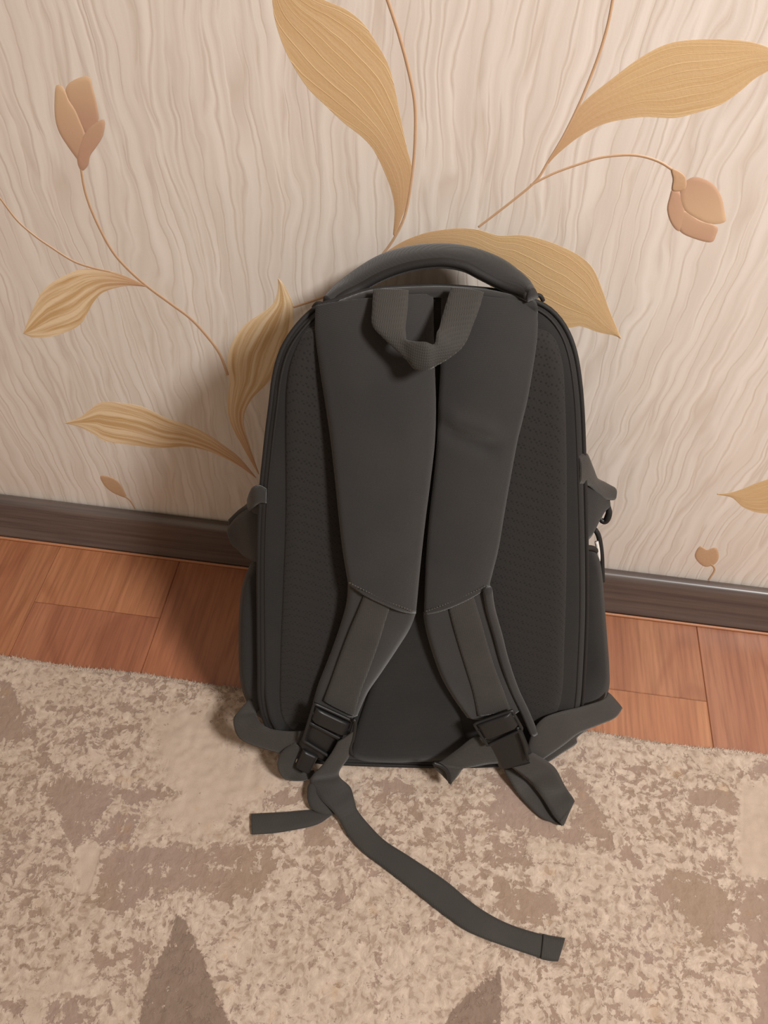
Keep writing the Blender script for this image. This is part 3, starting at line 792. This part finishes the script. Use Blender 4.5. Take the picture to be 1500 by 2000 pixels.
# carry handle arching behind the top edge
hA = [(632, 598), (650, 577), (672, 556), (705, 531), (740, 509), (780, 495), (830, 487), (880, 487), (930, 495), (980, 513), (1015, 538), (1038, 562), (1052, 582)]
hB = [(655, 600), (680, 584), (705, 572), (735, 555), (765, 542), (797, 532), (830, 526), (868, 524), (905, 531), (935, 546), (975, 566), (1010, 580), (1030, 590)]
yb = bag(640, 590, -.012)[1]
ss = np.linspace(-1, 1, 13)
A3 = [on_y(x, y, yb+.004+(.044+.008)*(1-abs(t)**2.2)) for (x, y), t in zip(hA, ss)]
B3 = [on_y(x, y, yb+.000+.020*(1-abs(t)**2.2)) for (x, y), t in zip(hB, ss)]
hd = ribbon3('carry_handle', A3, B3, .006, MS, n=80, m=14, crown=.003, power=3, ndir=(0, -.3, 1), **kw())
tube('handle_inner_shade', [p+np.array([0, .003, .003]) for p in B3], .0034, MPIP, n=70, **ko(hd))  # dark tube added for the shade along the handle's inner side
for x, y in ((624, 595), (1050, 579)):
    p = bag(x, y, -.010)
    tube('bar_tack', [p+np.array([-.005, .001, -.004]), p+np.array([-.002, .001, 0]), p+np.array([.002, .001, 0]), p+np.array([.005, .001, -.004])], .0016, MPIP, n=14, **kw())

# side pockets (bulging, set back from the panel)
def side(px, py, l): 
    p = bag(px, py, l); p[2] = max(p[2], RUGZ+.0025); p[1] = min(p[1], WALL-.027); return p
pk = [(500, 1088), (484, 1112), (472, 1150), (467, 1200), (466, 1260), (468, 1320), (478, 1362), (500, 1395), (535, 1412), (560, 1380), (565, 1250), (560, 1130), (530, 1088)]
loft('side_pocket', pk, [(.55, -.012), (.85, -.015), (.96, -.025), (1.0, -.042), (.98, -.062), (.85, -.080), (.5, -.085)], MSH, surf=side, centre=(525, 1250), **kw())
pk2 = [(1150, 1072), (1168, 1085), (1176, 1120), (1181, 1180), (1186, 1245), (1190, 1300), (1190, 1342), (1178, 1372), (1145, 1398), (1110, 1390), (1095, 1300), (1095, 1150), (1110, 1085)]
loft('side_pocket', pk2, [(.55, -.012), (.85, -.015), (.96, -.025), (1.0, -.042), (.98, -.062), (.85, -.080), (.5, -.085)], MSH, surf=side, centre=(1128, 1240), **kw())
tube('pocket_binding', [side(x, y, l) for x, y, l in ((520, 1092, -.010), (508, 1090, -.02), (499, 1088, -.035), (497, 1086, -.05))], .0026, MPIP, n=20, **kw())
tube('pocket_binding', [side(x, y, l) for x, y, l in ((1128, 1074, -.010), (1145, 1070, -.02), (1160, 1072, -.035), (1166, 1080, -.05))], .0026, MPIP, n=20, **kw())

# side compression tabs
ribbon('compression_strap', [(522, 952), (505, 947), (492, 955), (486, 980), (466, 996), (447, 1014)], [(522, 1000), (512, 1003), (500, 1008), (494, 1030), (484, 1052), (470, 1072)], [-.004, -.010, -.02, -.035, -.05, -.06], .003, MB, surf=side, n=40, **kw())
ribbon('strap_keeper', [(521, 955), (507, 948), (494, 952), (488, 968)], [(521, 982), (509, 982), (498, 990), (490, 998)], [-.001, -.004, -.012, -.022], .003, MS, surf=side, n=24, **kw())
ribbon('side_flap', [(515, 985), (488, 992), (464, 1008), (446, 1030)], [(515, 1096), (500, 1096), (480, 1086), (462, 1068)], [-.014, -.025, -.045, -.06], .004, MB, surf=side, n=24, **kw())
ribbon('compression_strap', [(1128, 890), (1144, 885), (1152, 905), (1161, 930), (1180, 941), (1199, 951)], [(1128, 944), (1140, 946), (1150, 950), (1163, 962), (1178, 975), (1196, 976)], [-.002, -.008, -.014, -.024, -.036, -.046], .004, MWB, surf=side, n=40, **kw())
ribbon('side_flap', [(1140, 945), (1160, 950), (1178, 966), (1190, 980)], [(1140, 1060), (1154, 1045), (1164, 1020), (1172, 996)], [-.014, -.024, -.036, -.046], .004, MB, surf=side, n=24, **kw())
zp = tube('zipper_pull', [side(x, y, -.045) for x, y in ((1188, 978), (1189, 992), (1189, 1004), (1184, 1016), (1177, 1018), (1172, 1012))], [.0016, .0018, .0030, .0034, .0030, .0016], MPL, n=30, **kw())
tube('pull_ring', [side(x, y, -.043) for x, y in ((1183, 984), (1179, 992), (1175, 1004), (1173, 1012))], .0012, MMT, n=16, **ko(zp))
tube('pocket_cord', [side(x, y, -.045) for x, y in ((1162, 1034), (1168, 1044), (1172, 1060), (1175, 1085), (1176, 1110), (1177, 1135))], .0024, MPIP, n=30, **kw())
tube('gap_strip', [side(x, y, -.043) for x, y in ((1165, 1058), (1168, 1075), (1169, 1092), (1167, 1104))], .0018, mat_plain('pale_gap_strip', srgb(190, 182, 174), srgb(205, 196, 188), .7), n=16, label='pale strip standing in for the bright gap beside the cord', **kw())  # added pale tube: the bright gap behind the cord put in as colour

# buckles
def frame(corners, lift, bars, mat, parent, rad=.0022, name='ladder_buckle'):
    """ladder lock: rounded frame with cross bars, corners in pixels (tl, tr, br, bl)"""
    c = [bag(x, y, lift) for x, y in corners]
    o = tube(name, [c[0], c[1], c[2], c[3]], rad, mat, n=64, closed=True, smooth=False, **ko(parent))
    tl, tr, br, bl = map(np.array, c)
    for t, r in bars:
        tube('crossbar', [tl+(bl-tl)*t, tr+(br-tr)*t], r, mat, n=8, flat=.7, parent=parent, org=ORG)
    return o
def plate(corners, lift, th, mat, parent, name):
    A, B_ = [corners[0], corners[3]], [corners[1], corners[2]]
    return ribbon(name, A, B_, lift, th, mat, surf=drape, n=12, m=8, power=8, **ko(parent))
frame([(614, 1374), (688, 1408), (664, 1490), (592, 1446)], .026, [(.22, .0026), (.5, .0022)], MPL, sl, rad=.0017)
plate([(616, 1378), (684, 1410), (676, 1432), (608, 1400)], .025, .006, MPL, sl, 'buckle_plate')
plate([(606, 1402), (670, 1436), (648, 1486), (584, 1450)], .018, .006, MPL, sl, 'buckle_body')
tube('buckle_arm', [bag(x, y, .030) for x, y in ((690, 1405), (694, 1412), (690, 1440), (684, 1458), (687, 1474))], .0018, MPL, n=24, **ko(sl))
plate([(592, 1460), (622, 1474), (606, 1505), (578, 1490)], .022, .006, MPL, sl, 'buckle_tongue')
frame([(926, 1414), (1000, 1388), (1020, 1424), (952, 1456)], .026, [(.25, .0024)], MPL, sr, rad=.0017)
plate([(930, 1412), (998, 1388), (1012, 1412), (945, 1438)], .025, .006, MPL, sr, 'buckle_plate')
plate([(945, 1440), (1016, 1415), (1042, 1480), (975, 1496)], .016, .006, MPL, sr, 'buckle_body')
tube('buckle_arm', [bag(x, y, .026) for x, y in ((1010, 1420), (1022, 1448), (1028, 1470), (1031, 1484))], .0016, MPL, n=20, **ko(sr))

# webbing around the lower left buckle
ribbon('side_wing', [(486, 1366), (462, 1394), (456, 1410), (464, 1436), (482, 1450), (520, 1463), (560, 1474), (600, 1478)],
       [(520, 1372), (502, 1392), (504, 1404), (514, 1416), (530, 1424), (560, 1428), (590, 1428), (616, 1428)],
       [-.02, -.012, -.004, .004, .008, .012, .014, .014], .0022, MWT, n=60, **kw())
ribbon('webbing_loop', [(575, 1450), (552, 1466), (542, 1488), (546, 1508), (560, 1522), (590, 1525), (612, 1518)],
       [(600, 1458), (590, 1468), (580, 1480), (578, 1490), (584, 1500), (596, 1506), (612, 1504)],
       [.016, .017, .018, .018, .016, .014, .010], .0030, MWB, n=40, **ko(sl))
# long tail strap
ribbon('strap_tail', [(694, 1425), (688, 1455), (680, 1480), (664, 1503), (664, 1518), (684, 1537), (692, 1562), (698, 1582), (720, 1610), (752, 1642), (800, 1673), (870, 1720), (930, 1769), (990, 1803), (1062, 1826), (1103, 1833)],
       [(660, 1448), (646, 1472), (628, 1496), (612, 1512), (606, 1528), (626, 1560), (650, 1585), (664, 1604), (678, 1630), (706, 1662), (748, 1694), (815, 1746), (872, 1791), (930, 1827), (1058, 1872), (1089, 1876)],
       [.030, .030, .028, .026, .022, .016, .010, .006, .0035, .003, .003, .003, .003, .003, .003, .003], .0018, MWT, n=140, m=8, **ko(sl))
ribbon('tail_hem', [(1061, 1824), (1082, 1829), (1104, 1832)], [(1056, 1873), (1073, 1877), (1090, 1878)], .0045, .0016, MWT, n=12, m=6, **ko(sl))
# short tail strap, standing on its edge where it curls
ribbon('strap_tail', [(625, 1515), (604, 1530), (600, 1556), (609, 1580), (640, 1592), (655, 1582), (610, 1582), (560, 1586), (525, 1588), (491, 1590)],
       [(660, 1515), (648, 1540), (648, 1558), (655, 1572), (660, 1580), (640, 1598), (615, 1612), (570, 1622), (530, 1628), (492, 1630)],
       [.018, .014, .010, .007, .004, .003, .002, .002, .002, .002], .0018, MWT, n=90, m=8, **ko(sl))
# right side: wing, under wing, folded tail
ribbon('side_wing', [(1215, 1383), (1200, 1402), (1165, 1417), (1130, 1432), (1100, 1455), (1070, 1476), (1040, 1496)],
       [(1187, 1352), (1178, 1366), (1135, 1380), (1090, 1391), (1058, 1405), (1038, 1434), (1026, 1480)],
       [-.02, -.012, -.002, .006, .010, .013, .015], .0022, MWT, n=60, **kw())
ribbon('side_wing', [(1150, 1422), (1127, 1440), (1125, 1452), (1098, 1470), (1070, 1488), (1040, 1500)],
       [(1120, 1400), (1090, 1420), (1075, 1430), (1060, 1450), (1040, 1470), (1020, 1485)],
       [-.006, .000, .003, .005, .007, .008], .0022, MWB, n=40, **kw())
ribbon('strap_tail', [(1040, 1470), (1072, 1489), (1088, 1505), (1105, 1538), (1121, 1562), (1120, 1570), (1110, 1590), (1097, 1611), (1080, 1606), (1062, 1600), (1040, 1582), (1010, 1548), (984, 1503)],
       [(990, 1492), (1018, 1512), (1038, 1530), (1058, 1556), (1078, 1588), (1090, 1604), (1094, 1608), (1097, 1611.5), (1092, 1606), (1078, 1590), (1058, 1558), (1036, 1530), (1000, 1500)],
       [.020, .020, .020, .019, .018, .016, .012, .007, .005, .004, .004, .005, .008], .0016, MWT, n=110, m=6, **ko(sr))
ribbon('strap_tail', [(950, 1440), (925, 1440), (895, 1462), (862, 1486), (846, 1494), (862, 1512), (879, 1530)],
       [(985, 1490), (955, 1492), (930, 1496), (910, 1500), (903, 1502), (893, 1516), (880, 1531)],
       [.018, .018, .019, .020, .022, .023, .024], .0024, MWB, n=50, m=8, **ko(sr))
tube('buckle_arm', [bag(x, y, .029) for x, y in ((846, 1490), (862, 1496), (874, 1508), (879, 1528))], .0020, MPL, n=20, **ko(sr))
